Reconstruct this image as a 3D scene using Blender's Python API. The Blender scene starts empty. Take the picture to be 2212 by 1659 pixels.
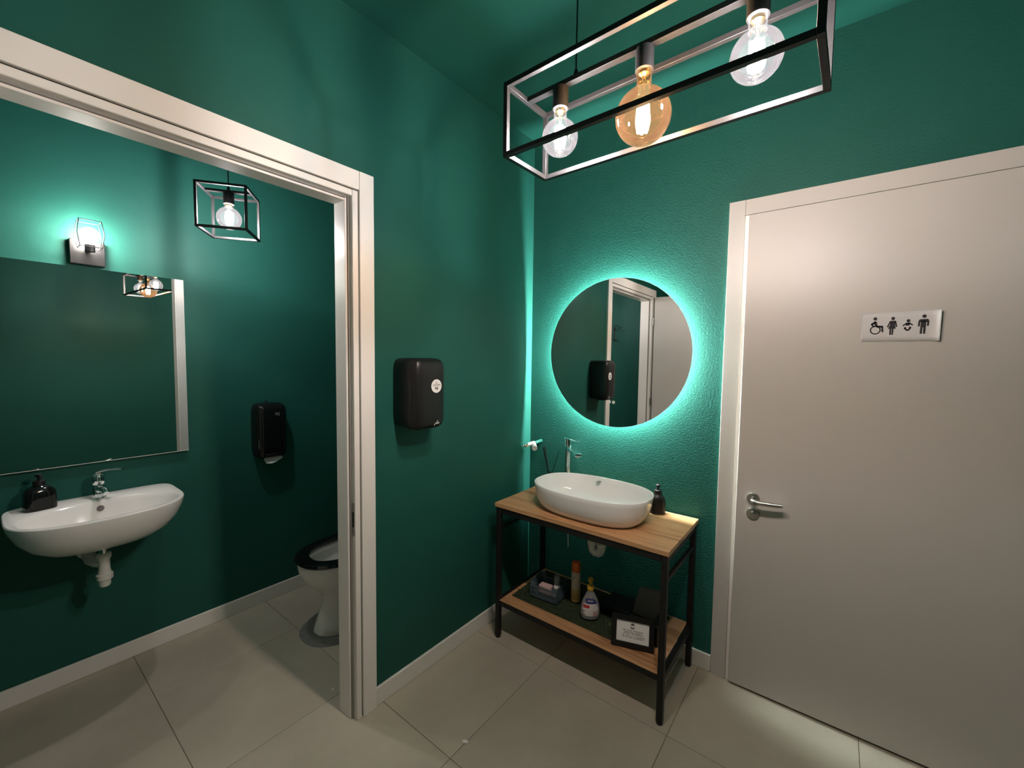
import bpy, bmesh, math, random
from mathutils import Matrix, Vector

random.seed(7)
SC = bpy.context.scene
COL = SC.collection
PI = math.pi

# ------------------------------------------------------------------ camera, world, exposure
W_PX, H_PX = 2212, 1659
F_PX = 902.59
YAW, PITCH, ROLL = 0.6592, -0.0590, 0.0131
CAM_POS = Vector((-2.0757, -1.4604, 1.4539))
fw = Vector((math.cos(YAW) * math.cos(PITCH), math.sin(YAW) * math.cos(PITCH), math.sin(PITCH)))
rt = Vector((math.sin(YAW), -math.cos(YAW), 0.0))
up = rt.cross(fw)
r2 = math.cos(ROLL) * rt + math.sin(ROLL) * up
u2 = -math.sin(ROLL) * rt + math.cos(ROLL) * up
cd = bpy.data.cameras.new('camera')
cam = bpy.data.objects.new('camera', cd)
COL.objects.link(cam)
m = Matrix.Identity(4)
for i in range(3):
    m[i][0], m[i][1], m[i][2], m[i][3] = r2[i], u2[i], -fw[i], CAM_POS[i]
cam.matrix_world = m
cd.sensor_fit = 'HORIZONTAL'
cd.sensor_width = 36.0
cd.lens = F_PX * 36.0 / W_PX
cd.clip_start = 0.02
SC.camera = cam

wd = bpy.data.worlds.new('World')
SC.world = wd
wd.use_nodes = True
wd.node_tree.nodes['Background'].inputs[0].default_value = (0.0, 0.0, 0.0, 1)
wd.node_tree.nodes['Background'].inputs[1].default_value = 0.0

SC.view_settings.view_transform = 'Standard'
SC.view_settings.look = 'None'
SC.view_settings.exposure = 0.24
SC.view_settings.gamma = 1.0
SC.view_settings.use_curve_mapping = False

# strengths of the lamps the place has (each used in its lamp's builder)
BULB_E = 1120.0
BULB_WHITE = (1.0, 0.935, 0.94)
SCONCE_E = 235.0
LED_E = 1080.0
LED_COL = (0.86, 1.0, 0.97)


# ------------------------------------------------------------------ materials
def new_mat(name):
    mt = bpy.data.materials.new(name)
    mt.use_nodes = True
    nt = mt.node_tree
    return mt, nt, nt.nodes['Principled BSDF']


def simple(name, col, rough=0.5, metal=0.0, spec=0.5, bump=0.0, bscale=200.0, var=0.0, vscale=6.0, coat=0.0):
    mt, nt, b = new_mat(name)
    b.inputs['Base Color'].default_value = (*col, 1)
    b.inputs['Roughness'].default_value = rough
    b.inputs['Metallic'].default_value = metal
    b.inputs['Specular IOR Level'].default_value = spec
    b.inputs['Coat Weight'].default_value = coat
    tc = nt.nodes.new('ShaderNodeTexCoord')
    if var > 0:
        n = nt.nodes.new('ShaderNodeTexNoise')
        n.inputs['Scale'].default_value = vscale
        n.inputs['Detail'].default_value = 5
        nt.links.new(tc.outputs['Object'], n.inputs['Vector'])
        r = nt.nodes.new('ShaderNodeValToRGB')
        r.color_ramp.elements[0].position = 0.3
        r.color_ramp.elements[1].position = 0.7
        r.color_ramp.elements[0].color = (*[c * (1 - var) for c in col], 1)
        r.color_ramp.elements[1].color = (*[min(1, c * (1 + var)) for c in col], 1)
        nt.links.new(n.outputs['Fac'], r.inputs['Fac'])
        nt.links.new(r.outputs['Color'], b.inputs['Base Color'])
    if bump > 0:
        n = nt.nodes.new('ShaderNodeTexNoise')
        n.inputs['Scale'].default_value = bscale
        n.inputs['Detail'].default_value = 3
        nt.links.new(tc.outputs['Object'], n.inputs['Vector'])
        bp = nt.nodes.new('ShaderNodeBump')
        bp.inputs['Strength'].default_value = bump
        bp.inputs['Distance'].default_value = 0.002
        nt.links.new(n.outputs['Fac'], bp.inputs['Height'])
        nt.links.new(bp.outputs['Normal'], b.inputs['Normal'])
    return mt


def emit(name, col, strength):
    mt = bpy.data.materials.new(name)
    mt.use_nodes = True
    nt = mt.node_tree
    nt.nodes.remove(nt.nodes['Principled BSDF'])
    e = nt.nodes.new('ShaderNodeEmission')
    e.inputs[0].default_value = (*col, 1)
    e.inputs[1].default_value = strength
    nt.links.new(e.outputs[0], nt.nodes['Material Output'].inputs[0])
    return mt


def thin_glass(name, tint, milk=0.0, milk_col=(1, 1, 1), refl=1.0):
    """thin clear glass: tinted see-through, Fresnel reflection, a little scatter in the wall"""
    mt = bpy.data.materials.new(name)
    mt.use_nodes = True
    nt = mt.node_tree
    nt.nodes.remove(nt.nodes['Principled BSDF'])
    tr = nt.nodes.new('ShaderNodeBsdfTransparent')
    tr.inputs[0].default_value = (*tint, 1)
    gl = nt.nodes.new('ShaderNodeBsdfGlossy')
    gl.inputs['Roughness'].default_value = 0.02
    gl.inputs['Color'].default_value = (refl, refl, refl, 1)
    fr = nt.nodes.new('ShaderNodeFresnel')
    fr.inputs['IOR'].default_value = 1.45
    mx = nt.nodes.new('ShaderNodeMixShader')
    nt.links.new(fr.outputs[0], mx.inputs[0])
    nt.links.new(tr.outputs[0], mx.inputs[1])
    nt.links.new(gl.outputs[0], mx.inputs[2])
    out = mx
    if milk > 0:
        tl = nt.nodes.new('ShaderNodeBsdfTranslucent')
        tl.inputs[0].default_value = (*milk_col, 1)
        m2 = nt.nodes.new('ShaderNodeMixShader')
        m2.inputs[0].default_value = milk
        nt.links.new(mx.outputs[0], m2.inputs[1])
        nt.links.new(tl.outputs[0], m2.inputs[2])
        out = m2
    nt.links.new(out.outputs[0], nt.nodes['Material Output'].inputs[0])
    return mt


def paint_green(name, bump, bscale):
    return simple(name, (0.0118, 0.0885, 0.0675), rough=0.55, spec=0.2, bump=bump, bscale=bscale, var=0.035, vscale=2.2)


def wood_mat(name):
    mt, nt, b = new_mat(name)
    tc = nt.nodes.new('ShaderNodeTexCoord')
    mp = nt.nodes.new('ShaderNodeMapping')
    mp.inputs['Scale'].default_value = (26.0, 2.2, 26.0)
    nt.links.new(tc.outputs['Object'], mp.inputs[0])
    n1 = nt.nodes.new('ShaderNodeTexNoise')
    n1.inputs['Scale'].default_value = 1.0
    n1.inputs['Detail'].default_value = 8
    n1.inputs['Roughness'].default_value = 0.62
    n1.inputs['Distortion'].default_value = 0.7
    nt.links.new(mp.outputs[0], n1.inputs['Vector'])
    r = nt.nodes.new('ShaderNodeValToRGB')
    els = r.color_ramp.elements
    els[0].position = 0.30
    els[0].color = (0.17, 0.080, 0.032, 1)
    els[1].position = 0.72
    els[1].color = (0.50, 0.325, 0.175, 1)
    e = els.new(0.47)
    e.color = (0.40, 0.235, 0.115, 1)
    nt.links.new(n1.outputs['Fac'], r.inputs['Fac'])
    mp2 = nt.nodes.new('ShaderNodeMapping')
    mp2.inputs['Scale'].default_value = (190.0, 7.0, 190.0)
    nt.links.new(tc.outputs['Object'], mp2.inputs[0])
    n2 = nt.nodes.new('ShaderNodeTexNoise')
    n2.inputs['Scale'].default_value = 1.0
    n2.inputs['Detail'].default_value = 3
    nt.links.new(mp2.outputs[0], n2.inputs['Vector'])
    mx = nt.nodes.new('ShaderNodeMixRGB')
    mx.blend_type = 'MULTIPLY'
    mx.inputs[0].default_value = 0.35
    nt.links.new(r.outputs['Color'], mx.inputs[1])
    nt.links.new(n2.outputs['Fac'], mx.inputs[2])
    g = nt.nodes.new('ShaderNodeMixRGB')
    g.blend_type = 'MULTIPLY'
    g.inputs[0].default_value = 1.0
    g.inputs[2].default_value = (1.62, 1.48, 1.40, 1)
    nt.links.new(mx.outputs[0], g.inputs[1])
    nt.links.new(g.outputs[0], b.inputs['Base Color'])
    b.inputs['Roughness'].default_value = 0.42
    return mt


def tile_mat(name):
    mt, nt, b = new_mat(name)
    tc = nt.nodes.new('ShaderNodeTexCoord')
    n1 = nt.nodes.new('ShaderNodeTexNoise')
    n1.inputs['Scale'].default_value = 3.2
    n1.inputs['Detail'].default_value = 7
    n1.inputs['Roughness'].default_value = 0.6
    oi = nt.nodes.new('ShaderNodeObjectInfo')
    ad = nt.nodes.new('ShaderNodeVectorMath')
    ad.operation = 'ADD'
    sc = nt.nodes.new('ShaderNodeVectorMath')
    sc.operation = 'SCALE'
    sc.inputs[3].default_value = 9.0
    nt.links.new(oi.outputs['Location'], sc.inputs[0])
    nt.links.new(tc.outputs['Object'], ad.inputs[0])
    nt.links.new(sc.outputs[0], ad.inputs[1])
    nt.links.new(ad.outputs[0], n1.inputs['Vector'])
    r = nt.nodes.new('ShaderNodeValToRGB')
    r.color_ramp.elements[0].position = 0.28
    r.color_ramp.elements[0].color = (0.42, 0.380, 0.297, 1)
    r.color_ramp.elements[1].position = 0.75
    r.color_ramp.elements[1].color = (0.53, 0.485, 0.385, 1)
    nt.links.new(n1.outputs['Fac'], r.inputs['Fac'])
    nt.links.new(r.outputs['Color'], b.inputs['Base Color'])
    b.inputs['Roughness'].default_value = 0.46
    n2 = nt.nodes.new('ShaderNodeTexNoise')
    n2.inputs['Scale'].default_value = 90
    nt.links.new(tc.outputs['Object'], n2.inputs['Vector'])
    bp = nt.nodes.new('ShaderNodeBump')
    bp.inputs['Strength'].default_value = 0.08
    bp.inputs['Distance'].default_value = 0.001
    nt.links.new(n2.outputs['Fac'], bp.inputs['Height'])
    nt.links.new(bp.outputs['Normal'], b.inputs['Normal'])
    return mt


M = {}
M['paint'] = paint_green('green wall paint', 0.16, 150)
M['paint_rough'] = paint_green('green wall paint with orange peel', 0.75, 120)
M['white'] = simple('white lacquer', (0.82, 0.785, 0.735), rough=0.38, bump=0.03, bscale=300)
M['door'] = simple('pale door laminate', (0.52, 0.490, 0.450), rough=0.42, bump=0.04, bscale=350, var=0.01)
M['white_base'] = simple('white baseboard lacquer', (0.78, 0.755, 0.70), rough=0.45)
M['seal'] = simple('grey rubber seal', (0.24, 0.23, 0.21), rough=0.7)
M['metal_black'] = simple('black powder coated steel', (0.009, 0.0085, 0.0085), rough=0.48, spec=0.35, bump=0.05, bscale=600)
M['plastic_black'] = simple('satin black plastic', (0.0075, 0.007, 0.007), rough=0.38, spec=0.4, bump=0.06, bscale=500)
M['gloss_black'] = simple('glossy black plastic', (0.006, 0.006, 0.006), rough=0.10)
M['dark'] = simple('dark cavity', (0.01, 0.01, 0.01), rough=0.9)
M['porcelain'] = simple('glazed white porcelain', (0.86, 0.85, 0.83), rough=0.09, spec=0.55)
M['porcelain_grey'] = simple('glazed sanitary ware', (0.80, 0.79, 0.755), rough=0.12, spec=0.5)
M['chrome'] = simple('polished chrome', (0.84, 0.84, 0.84), rough=0.10, metal=1.0)
M['steel'] = simple('brushed nickel', (0.52, 0.50, 0.46), rough=0.27, metal=1.0)
M['pvc'] = simple('white drain plastic', (0.70, 0.69, 0.64), rough=0.35)
M['wood'] = wood_mat('oak laminate')
M['tile'] = tile_mat('greige floor tile')
M['grout'] = simple('floor grout', (0.17, 0.155, 0.125), rough=0.9)
M['mirror'] = simple('mirror silver', (0.80, 0.81, 0.80), rough=0.0, metal=1.0)
M['mirror_edge'] = simple('polished glass edge', (0.30, 0.42, 0.38), rough=0.1)
M['mirror_back'] = simple('white mirror back', (0.7, 0.7, 0.7), rough=0.6)
M['paper'] = simple('white paper', (0.80, 0.79, 0.76), rough=0.8)
M['ink'] = simple('black print', (0.012, 0.01, 0.014), rough=0.6)
M['ink_grey'] = simple('grey print', (0.16, 0.14, 0.13), rough=0.7)
M['turf'] = simple('dark artificial turf', (0.022, 0.036, 0.012), rough=0.9, var=0.4, vscale=60)
M['clear_glass'] = thin_glass('clear bulb glass', (0.97, 0.97, 0.98), milk=0.0026, milk_col=(0.96, 0.97, 1.0))
M['amber_glass'] = thin_glass('amber bulb glass', (0.98, 0.76, 0.53), milk=0.0045, milk_col=(1.0, 0.64, 0.40))
M['filament'] = emit('glowing filament', BULB_WHITE, BULB_E)
M['filament_amber'] = emit('glowing warm filament', (1.0, 0.75, 0.50), BULB_E * 0.58)
M['sconce_bulb'] = emit('glowing opal bulb', (1.0, 0.95, 0.86), SCONCE_E)
M['led'] = emit('white led strip', LED_COL, LED_E)
M['label_white'] = simple('white label', (0.66, 0.64, 0.61), rough=0.45)
M['sign_paper'] = simple('bluish white sign paper', (0.60, 0.585, 0.575), rough=0.7)
M['brass'] = simple('brass bulb cap', (0.75, 0.55, 0.25), rough=0.25, metal=1.0)


# ------------------------------------------------------------------ mesh builder
class MB:
    def __init__(self):
        self.v = []
        self.f = []

    def add(self, verts, faces):
        o = len(self.v)
        self.v += [tuple(p) for p in verts]
        self.f += [tuple(i + o for i in fc) for fc in faces]
        return self

    def box(self, x0, x1, y0, y1, z0, z1):
        x0, x1 = min(x0, x1), max(x0, x1)
        y0, y1 = min(y0, y1), max(y0, y1)
        z0, z1 = min(z0, z1), max(z0, z1)
        v = [(x0, y0, z0), (x1, y0, z0), (x1, y1, z0), (x0, y1, z0), (x0, y0, z1), (x1, y0, z1), (x1, y1, z1), (x0, y1, z1)]
        return self.add(v, [(0, 3, 2, 1), (4, 5, 6, 7), (0, 1, 5, 4), (1, 2, 6, 5), (2, 3, 7, 6), (3, 0, 4, 7)])

    def bar(self, a, b, w, h=None, upv=(0, 0, 1)):
        """rectangular bar from a to b"""
        h = h or w
        a, b = Vector(a), Vector(b)
        d = (b - a).normalized()
        u = Vector(upv)
        if abs(d.dot(u)) > 0.98:
            u = Vector((1, 0, 0))
        s = d.cross(u).normalized()
        t = s.cross(d)
        v = []
        for p in (a, b):
            for i, j in ((-1, -1), (1, -1), (1, 1), (-1, 1)):
                v.append(p + s * (i * w / 2) + t * (j * h / 2))
        return self.add(v, [(0, 1, 2, 3), (7, 6, 5, 4), (0, 4, 5, 1), (1, 5, 6, 2), (2, 6, 7, 3), (3, 7, 4, 0)])

    def rings(self, rs, cap0=True, cap1=True):
        """loft closed rings with equal vertex counts"""
        n = len(rs[0])
        o = len(self.v)
        for r in rs:
            self.v += [tuple(p) for p in r]
        for k in range(len(rs) - 1):
            for i in range(n):
                j = (i + 1) % n
                self.f.append((o + k * n + i, o + k * n + j, o + (k + 1) * n + j, o + (k + 1) * n + i))
        if cap0:
            self.f.append(tuple(o + i for i in reversed(range(n))))
        if cap1:
            self.f.append(tuple(o + (len(rs) - 1) * n + i for i in range(n)))
        return self

    def tube(self, pts, rad, n=12, cap=True):
        pts = [Vector(p) for p in pts]
        rs = []
        prev = None
        for i, p in enumerate(pts):
            if i == 0:
                d = pts[1] - pts[0]
            elif i == len(pts) - 1:
                d = pts[-1] - pts[-2]
            else:
                d = (pts[i + 1] - p).normalized() + (p - pts[i - 1]).normalized()
            d.normalize()
            if prev is None:
                a = Vector((0, 0, 1)) if abs(d.z) < 0.9 else Vector((1, 0, 0))
                s = d.cross(a).normalized()
            else:
                s = (prev - d * prev.dot(d)).normalized()
            prev = s
            t = d.cross(s)
            r = rad[i] if isinstance(rad, (list, tuple)) else rad
            rs.append([p + s * (r * math.cos(2 * PI * k / n)) + t * (r * math.sin(2 * PI * k / n)) for k in range(n)])
        return self.rings(rs, cap, cap)

    def lathe(self, prof, c=(0, 0, 0), axis='z', n=32, cap0=True, cap1=True):
        """prof: (radius, height) pairs along the axis"""
        rs = []
        for r, h in prof:
            ring = []
            for k in range(n):
                a = 2 * PI * k / n
                ca, sa = r * math.cos(a), r * math.sin(a)
                if axis == 'z':
                    p = (c[0] + ca, c[1] + sa, c[2] + h)
                elif axis == 'x':
                    p = (c[0] + h, c[1] + ca, c[2] + sa)
                else:
                    p = (c[0] + sa, c[1] + h, c[2] + ca)
                ring.append(p)
            rs.append(ring)
        return self.rings(rs, cap0, cap1)

    def poly(self, pts2, o, u, v, thick):
        """extrude a 2D convex polygon on the plane o + a u + b v"""
        o, u, v = Vector(o), Vector(u), Vector(v)
        nrm = u.cross(v).normalized() * thick
        n = len(pts2)
        lo = [o + u * a + v * b for a, b in pts2]
        hi = [p + nrm for p in lo]
        fs = [tuple(reversed(range(n))), tuple(range(n, 2 * n))]
        for i in range(n):
            j = (i + 1) % n
            fs.append((i, j, n + j, n + i))
        return self.add(lo + hi, fs)

    def build(self, name, mat, parent=None, smooth=False, bevel=0.0, seg=2, world=True, angle=35):
        me = bpy.data.meshes.new(name)
        off = Vector((0, 0, 0))
        if world and parent is not None:
            p = parent
            while p is not None:
                off = off + Vector(p.location)
                p = p.parent
        me.from_pydata([Vector(p) - off for p in self.v], [], self.f)
        bm = bmesh.new()
        bm.from_mesh(me)
        bmesh.ops.recalc_face_normals(bm, faces=bm.faces)
        bm.to_mesh(me)
        bm.free()
        me.materials.append(mat if not isinstance(mat, str) else M[mat])
        ob = bpy.data.objects.new(name, me)
        COL.objects.link(ob)
        if parent is not None:
            ob.parent = parent
        if bevel > 0:
            md = ob.modifiers.new('bevel', 'BEVEL')
            md.width = bevel
            md.segments = seg
            md.limit_method = 'ANGLE'
            md.angle_limit = math.radians(angle)
        if smooth or bevel > 0:
            for p in me.polygons:
                p.use_smooth = True
            me.set_sharp_from_angle(angle=math.radians(40 if bevel == 0 else 60))
        return ob


def tag(o, label=None, cat=None, group=None, kind=None):
    if label:
        o['label'] = label
    if cat:
        o['category'] = cat
    if group:
        o['group'] = group
    if kind:
        o['kind'] = kind
    return o


def thing(name, label, cat, loc=(0, 0, 0), rot=None, group=None):
    o = bpy.data.objects.new(name, None)
    o.empty_display_size = 0.05
    COL.objects.link(o)
    o.location = loc
    if rot:
        o.rotation_euler = rot
    return tag(o, label, cat, group)


def text_mb(s, size, o, u, v, thick=0.0004, align='CENTER', shear=0.0):
    cu = bpy.data.curves.new('lettering', 'FONT')
    cu.body = s
    cu.size = size
    cu.align_x = align
    cu.shear = shear
    cu.resolution_u = 3
    ob = bpy.data.objects.new('lettering', cu)
    COL.objects.link(ob)
    dg = bpy.context.evaluated_depsgraph_get()
    me = bpy.data.meshes.new_from_object(ob.evaluated_get(dg))
    o, u, v = Vector(o), Vector(u), Vector(v)
    nrm = u.cross(v).normalized() * thick
    mb = MB()
    vs = [o + u * p.co.x + v * p.co.y + nrm for p in me.vertices]
    mb.add(vs, [tuple(p.vertices) for p in me.polygons])
    bpy.data.objects.remove(ob)
    bpy.data.curves.remove(cu)
    bpy.data.meshes.remove(me)
    return mb


def sup(a, b, n, k, N, off=0.0):
    t = 2 * PI * k / N + off
    c, s = math.cos(t), math.sin(t)
    return (a * math.copysign(abs(c) ** (2 / n), c), b * math.copysign(abs(s) ** (2 / n), s))


# ------------------------------------------------------------------ the room
D = 1.161            # plane of the far toilet wall
HC = 2.73            # ceiling
XL, YR = -2.80, -2.40   # anteroom's near-left and rear walls
TXL, TXR = -2.35, -0.42  # toilet room's end walls
WT = 0.09            # partition thickness
OPX0, OPX1 = -2.118, -1.168  # rough opening of the partition
OPZ = 2.085


def struct(o, label, cat):
    return tag(o, label, cat, kind='structure')


fl = struct(MB().box(XL - .1, 0.35, YR - .1, D + .1, -0.06, -0.0025).build('floor', 'grout'),
            'tiled greige floor running through both rooms', 'floor')
P_T = 0.59
tile_cache = {}
for i in range(-4, 3):
    for j in range(-5, 4):
        x0 = max(-1.065 + P_T * i + .0012, XL - .1)
        x1 = min(-1.065 + P_T * (i + 1) - .0012, 0.3)
        y0 = max(-.415 + P_T * j + .0012, YR - .1)
        y1 = min(-.415 + P_T * (j + 1) - .0012, D + .1)
        if x1 - x0 < .02 or y1 - y0 < .02:
            continue
        key = (round(x1 - x0, 4), round(y1 - y0, 4))
        if key not in tile_cache:
            w, h = key[0] / 2, key[1] / 2
            e = 0.0012
            mb = MB().rings([[(-w, -h, -.008), (w, -h, -.008), (w, h, -.008), (-w, h, -.008)],
                             [(-w, -h, -.0009), (w, -h, -.0009), (w, h, -.0009), (-w, h, -.0009)],
                             [(-w + e, -h + e, 0), (w - e, -h + e, 0), (w - e, h - e, 0), (-w + e, h - e, 0)]], True, True)
            ob = mb.build('tile', 'tile', fl, world=False)
            tile_cache[key] = ob
        else:
            ob = tile_cache[key].copy()
            COL.objects.link(ob)
            ob.parent = fl
        ob.location = ((x0 + x1) / 2, (y0 + y1) / 2, 0)

struct(MB().box(XL - .1, 0.35, YR - .1, D + .1, HC, HC + .08).build('ceiling', 'paint'),
       'green painted ceiling above both rooms', 'ceiling')

wl = MB()
wl.box(XL, OPX0, 0, WT, 0, HC)
wl.box(OPX1, 0, 0, WT, 0, HC)
wl.box(OPX0, OPX1, 0, WT, OPZ, HC)
struct(wl.build('wall_left', 'paint'), 'green partition wall with the hand dryer and the doorway', 'wall')

DY0, DY1 = -1.136, -2.062     # right door leaf
wr = MB()
wr.box(0, .12, DY0 + .02, WT, 0, HC)
wr.box(0, .12, YR, DY1 - .02, 0, HC)
wr.box(0, .12, DY1 - .02, DY0 + .02, OPZ, HC)
struct(wr.build('wall_right', 'paint_rough'), 'green textured wall behind the round mirror', 'wall')
struct(MB().box(TXL, TXR, D, D + .1, 0, HC).build('wall_far', 'paint'), 'green toilet wall behind the small sink', 'wall')
struct(MB().box(TXL - .1, TXL, WT, D + .1, 0, HC).build('wall_toilet_left', 'paint'), 'green end wall of the toilet with the coat hook', 'wall')
struct(MB().box(TXR, TXR + .1, WT, D + .1, 0, HC).build('wall_toilet_right', 'paint'), 'green end wall of the toilet behind the bowl', 'wall')
struct(MB().box(XL - .1, XL, YR, WT, 0, HC).build('wall_near', 'paint'), 'green anteroom wall beside the open door', 'wall')
struct(MB().box(XL - .1, .12, YR - .1, YR, 0, HC).build('wall_rear', 'paint'), 'green anteroom wall facing the doorway', 'wall')

BZ = 0.079


def baseboard(name, label, x0, x1, y0, y1):
    struct(MB().box(x0, x1, y0, y1, 0, BZ).build(name, 'white_base', bevel=.003), label, 'baseboard')


baseboard('baseboard_left', 'white baseboard under the hand dryer', -1.099, -.013, -.012, 0)
baseboard('baseboard_right', 'white baseboard behind the vanity table', -.012, 0, -1.057, -.0)
baseboard('baseboard_far', 'white baseboard under the wall hung sink', TXL, TXR, D - .012, D)
baseboard('baseboard_rear', 'white baseboard of the rear anteroom wall', XL, 0, YR, YR + .012)
baseboard('baseboard_near', 'white baseboard of the near anteroom wall', XL, XL + .012, YR + .013, 0)
baseboard('baseboard_toilet_left', 'white baseboard under the coat hook', TXL, TXL + .012, WT, D - .013)

# ---- doorway frame in the partition
CZ = 2.15
t1 = struct(thing('trim_1', 'white profiled door frame around the toilet doorway', 'door frame', (-1.6, 0, 0)), None, None)
XR0, XR1 = -1.160, -1.099   # right casing
XLo, XLi = -2.192, -2.130   # left casing
MB().box(XR0, XR1, -.015, 0, 0, CZ).build('casing_post', 'white', t1, bevel=.0015)
MB().box(XLo, XLi, -.015, 0, 0, CZ).build('casing_post', 'white', t1, bevel=.0015)
MB().box(XLi + .0008, XR0 - .0008, -.0145, 0, 2.081, CZ - .0005).build('casing_header', 'white', t1, bevel=.0015)
# lip, rebate and stop (anteroom side)
LX0, LX1 = -1.1870, -1.1635
for s, nm in ((0, 'r'), (1, 'l')):
    def X(a):
        return a if s == 0 else (-2.130 + -1.160) - a
    MB().box(X(LX0), X(LX1), -.009, .020, 0, 2.0775).build('frame_lip', 'white', t1, bevel=.003)
    MB().box(X(-1.2010), X(-1.168), .0205, WT + .004, 0, 2.055).build('door_stop', 'white', t1, bevel=.002)
    MB().box(X(-1.1935), X(-1.1872), .0125, .0204, 0, 2.062).build('rubber_seal', 'seal', t1)
MB().box(-2.1025, -1.1875, -.0088, .020, 2.054, 2.0770).build('frame_lip', 'white', t1, bevel=.003)
MB().box(-2.089, -1.201, .0205, WT + .004, 2.040, 2.085).build('door_stop', 'white', t1, bevel=.002)
MB().box(-2.089, -1.201, .0125, .0204, 2.047, 2.054).build('rubber_seal', 'seal', t1)
# toilet side casing
MB().box(-1.196, -1.125, WT, WT + .014, 0, 2.12).build('casing_post', 'white', t1, bevel=.0015)
MB().box(-2.167, -2.094, WT, WT + .014, 0, 2.12).build('casing_post', 'white', t1, bevel=.0015)
MB().box(-2.094, -1.196, WT, WT + .014, 2.045, 2.12).build('casing_header', 'white', t1, bevel=.0015)
# strike plate on the rebate
sp = MB().box(-1.1885, -1.1868, -.004, .0105, .755, .885).build('strike_plate', 'steel', t1, bevel=.0008)
tag(sp, 'nickel strike plate')
MB().box(-1.1890, -1.1883, -.001, .0075, .79, .85).build('latch_slot', 'dark', sp)

# ---- closed door on the right
t2 = struct(thing('trim_2', 'pale door frame around the closed door with the pictogram sign', 'door frame', (0, -1.6, 0)), None, None)
MB().box(-.015, 0, DY0 + .0155, -1.058, 0, CZ).build('casing_post', 'door', t2, bevel=.0012)
MB().box(-.015, 0, DY1 - .0785, DY1 - .0155, 0, CZ).build('casing_post', 'door', t2, bevel=.0012)
MB().box(-.0145, 0, DY1 - .0150, DY0 + .0148, 2.0855, CZ).build('casing_header', 'door', t2, bevel=.0012)
MB().box(-.006, .11, DY0 + .002, DY0 + .0200, 0, 2.085).build('jamb', 'white', t2)
MB().box(-.006, .11, DY1 - .0200, DY1 - .002, 0, 2.085).build('jamb', 'white', t2)

d1 = struct(thing('door_1', 'closed pale door with lever handle and pictogram sign', 'door', (-.01, (DY0 + DY1) / 2, 0)), None, None)
MB().box(-.030, .012, DY1, DY0, .010, 2.080).build('leaf', 'door', d1, bevel=.003, seg=3)
# lever handle
HY, HZ = -1.203, .868
hd = MB().lathe([(.0255, 0), (.0255, -.006), (.0235, -.0095), (.012, -.0105)], (-.030, HY, HZ), 'x', 36).build('handle_rose', 'steel', d1, smooth=True)
MB().tube([(-.039, HY, HZ), (-.062, HY, HZ), (-.073, HY - .003, HZ - .0005), (-.079, HY - .013, HZ - .002), (-.080, HY - .035, HZ - .002), (-.077, HY - .075, HZ - .001), (-.072, HY - .110, HZ + .001)],
          [.0085, .0085, .0088, .0095, .0098, .0095, .0085], 16).build('lever', 'steel', hd, smooth=True)
kr = MB().lathe([(.0255, 0), (.0255, -.005), (.0235, -.009), (.012, -.0105), (.0001, -.011)], (-.030, HY - .001, HZ - .0655), 'x', 36).build('lock_rose', 'steel', d1, smooth=True)
MB().lathe([(.0085, 0), (.0085, -.0022), (.007, -.0032)], (-.0408, HY - .001, HZ - .0625), 'x', 20).build('turn_knob', 'steel', kr, smooth=True)

# ---- open door leaf of the toilet (hinged on the left post)
d2 = struct(thing('door_2', 'open white door leaf hinged beside the toilet doorway', 'door', (-2.140, -.024, 0), (0, 0, math.radians(-6))), None, None)
MB().box(-.002, .040, -.875, -.004, .010, 2.075).build('leaf', 'door', d2, bevel=.003, world=False)
for z in (.25, 1.02, 1.80):
    MB().lathe([(.0075, 0), (.0075, .075)], (.047, .004, z), 'z', 14).build('hinge', 'steel', d2, smooth=True, world=False)

# ------------------------------------------------------------------ lamps
def globe_bulb(parent, c, r, zs, glass, fil, rneck=.0165, warm=False):
    """globe bulb: glass centre c (thing-local), socket underside at height zs"""
    x, y, z = c
    prof = []
    a0 = math.asin(min(1, rneck / r))
    n = 22
    for k in range(n + 1):
        a = PI - 0.02 - (PI - 0.02 - a0 * 1.12) * k / n
        prof.append((r * math.sin(a), r * math.cos(a)))
    ztop = zs - z
    prof += [(rneck * 1.03, prof[-1][1] + .004), (rneck, ztop - .012), (rneck * 1.08, ztop - .004), (rneck * .98, ztop)]
    g = MB().lathe(prof, c, 'z', 40, True, False).build('bulb', glass, parent, smooth=True, world=False)
    # glass stem, cap and filament rods
    MB().lathe([(.0125, ztop - .001), (.0125, ztop - .007), (.006, ztop - .013)], c, 'z', 18).build('bulb_cap', 'brass', g, smooth=True, world=False)
    zf = .026 if r < .055 else .034
    MB().lathe([(.0055, ztop - .012), (.0042, zf + .006), (.0030, zf), (.0022, -zf)], c, 'z', 12).build('filament_stem', 'clear_glass', g, smooth=True, world=False)
    fb = MB()
    for k in range(6):
        a = k * PI / 3
        fb.tube([(x + .0095 * math.cos(a), y + .0095 * math.sin(a), z + zf), (x + .0125 * math.cos(a + .3), y + .0125 * math.sin(a + .3), z), (x + .0095 * math.cos(a + .6), y + .0095 * math.sin(a + .6), z - zf)], .0040, 7)
    fb.build('filament', fil, g, smooth=True, world=False)
    return g


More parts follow.
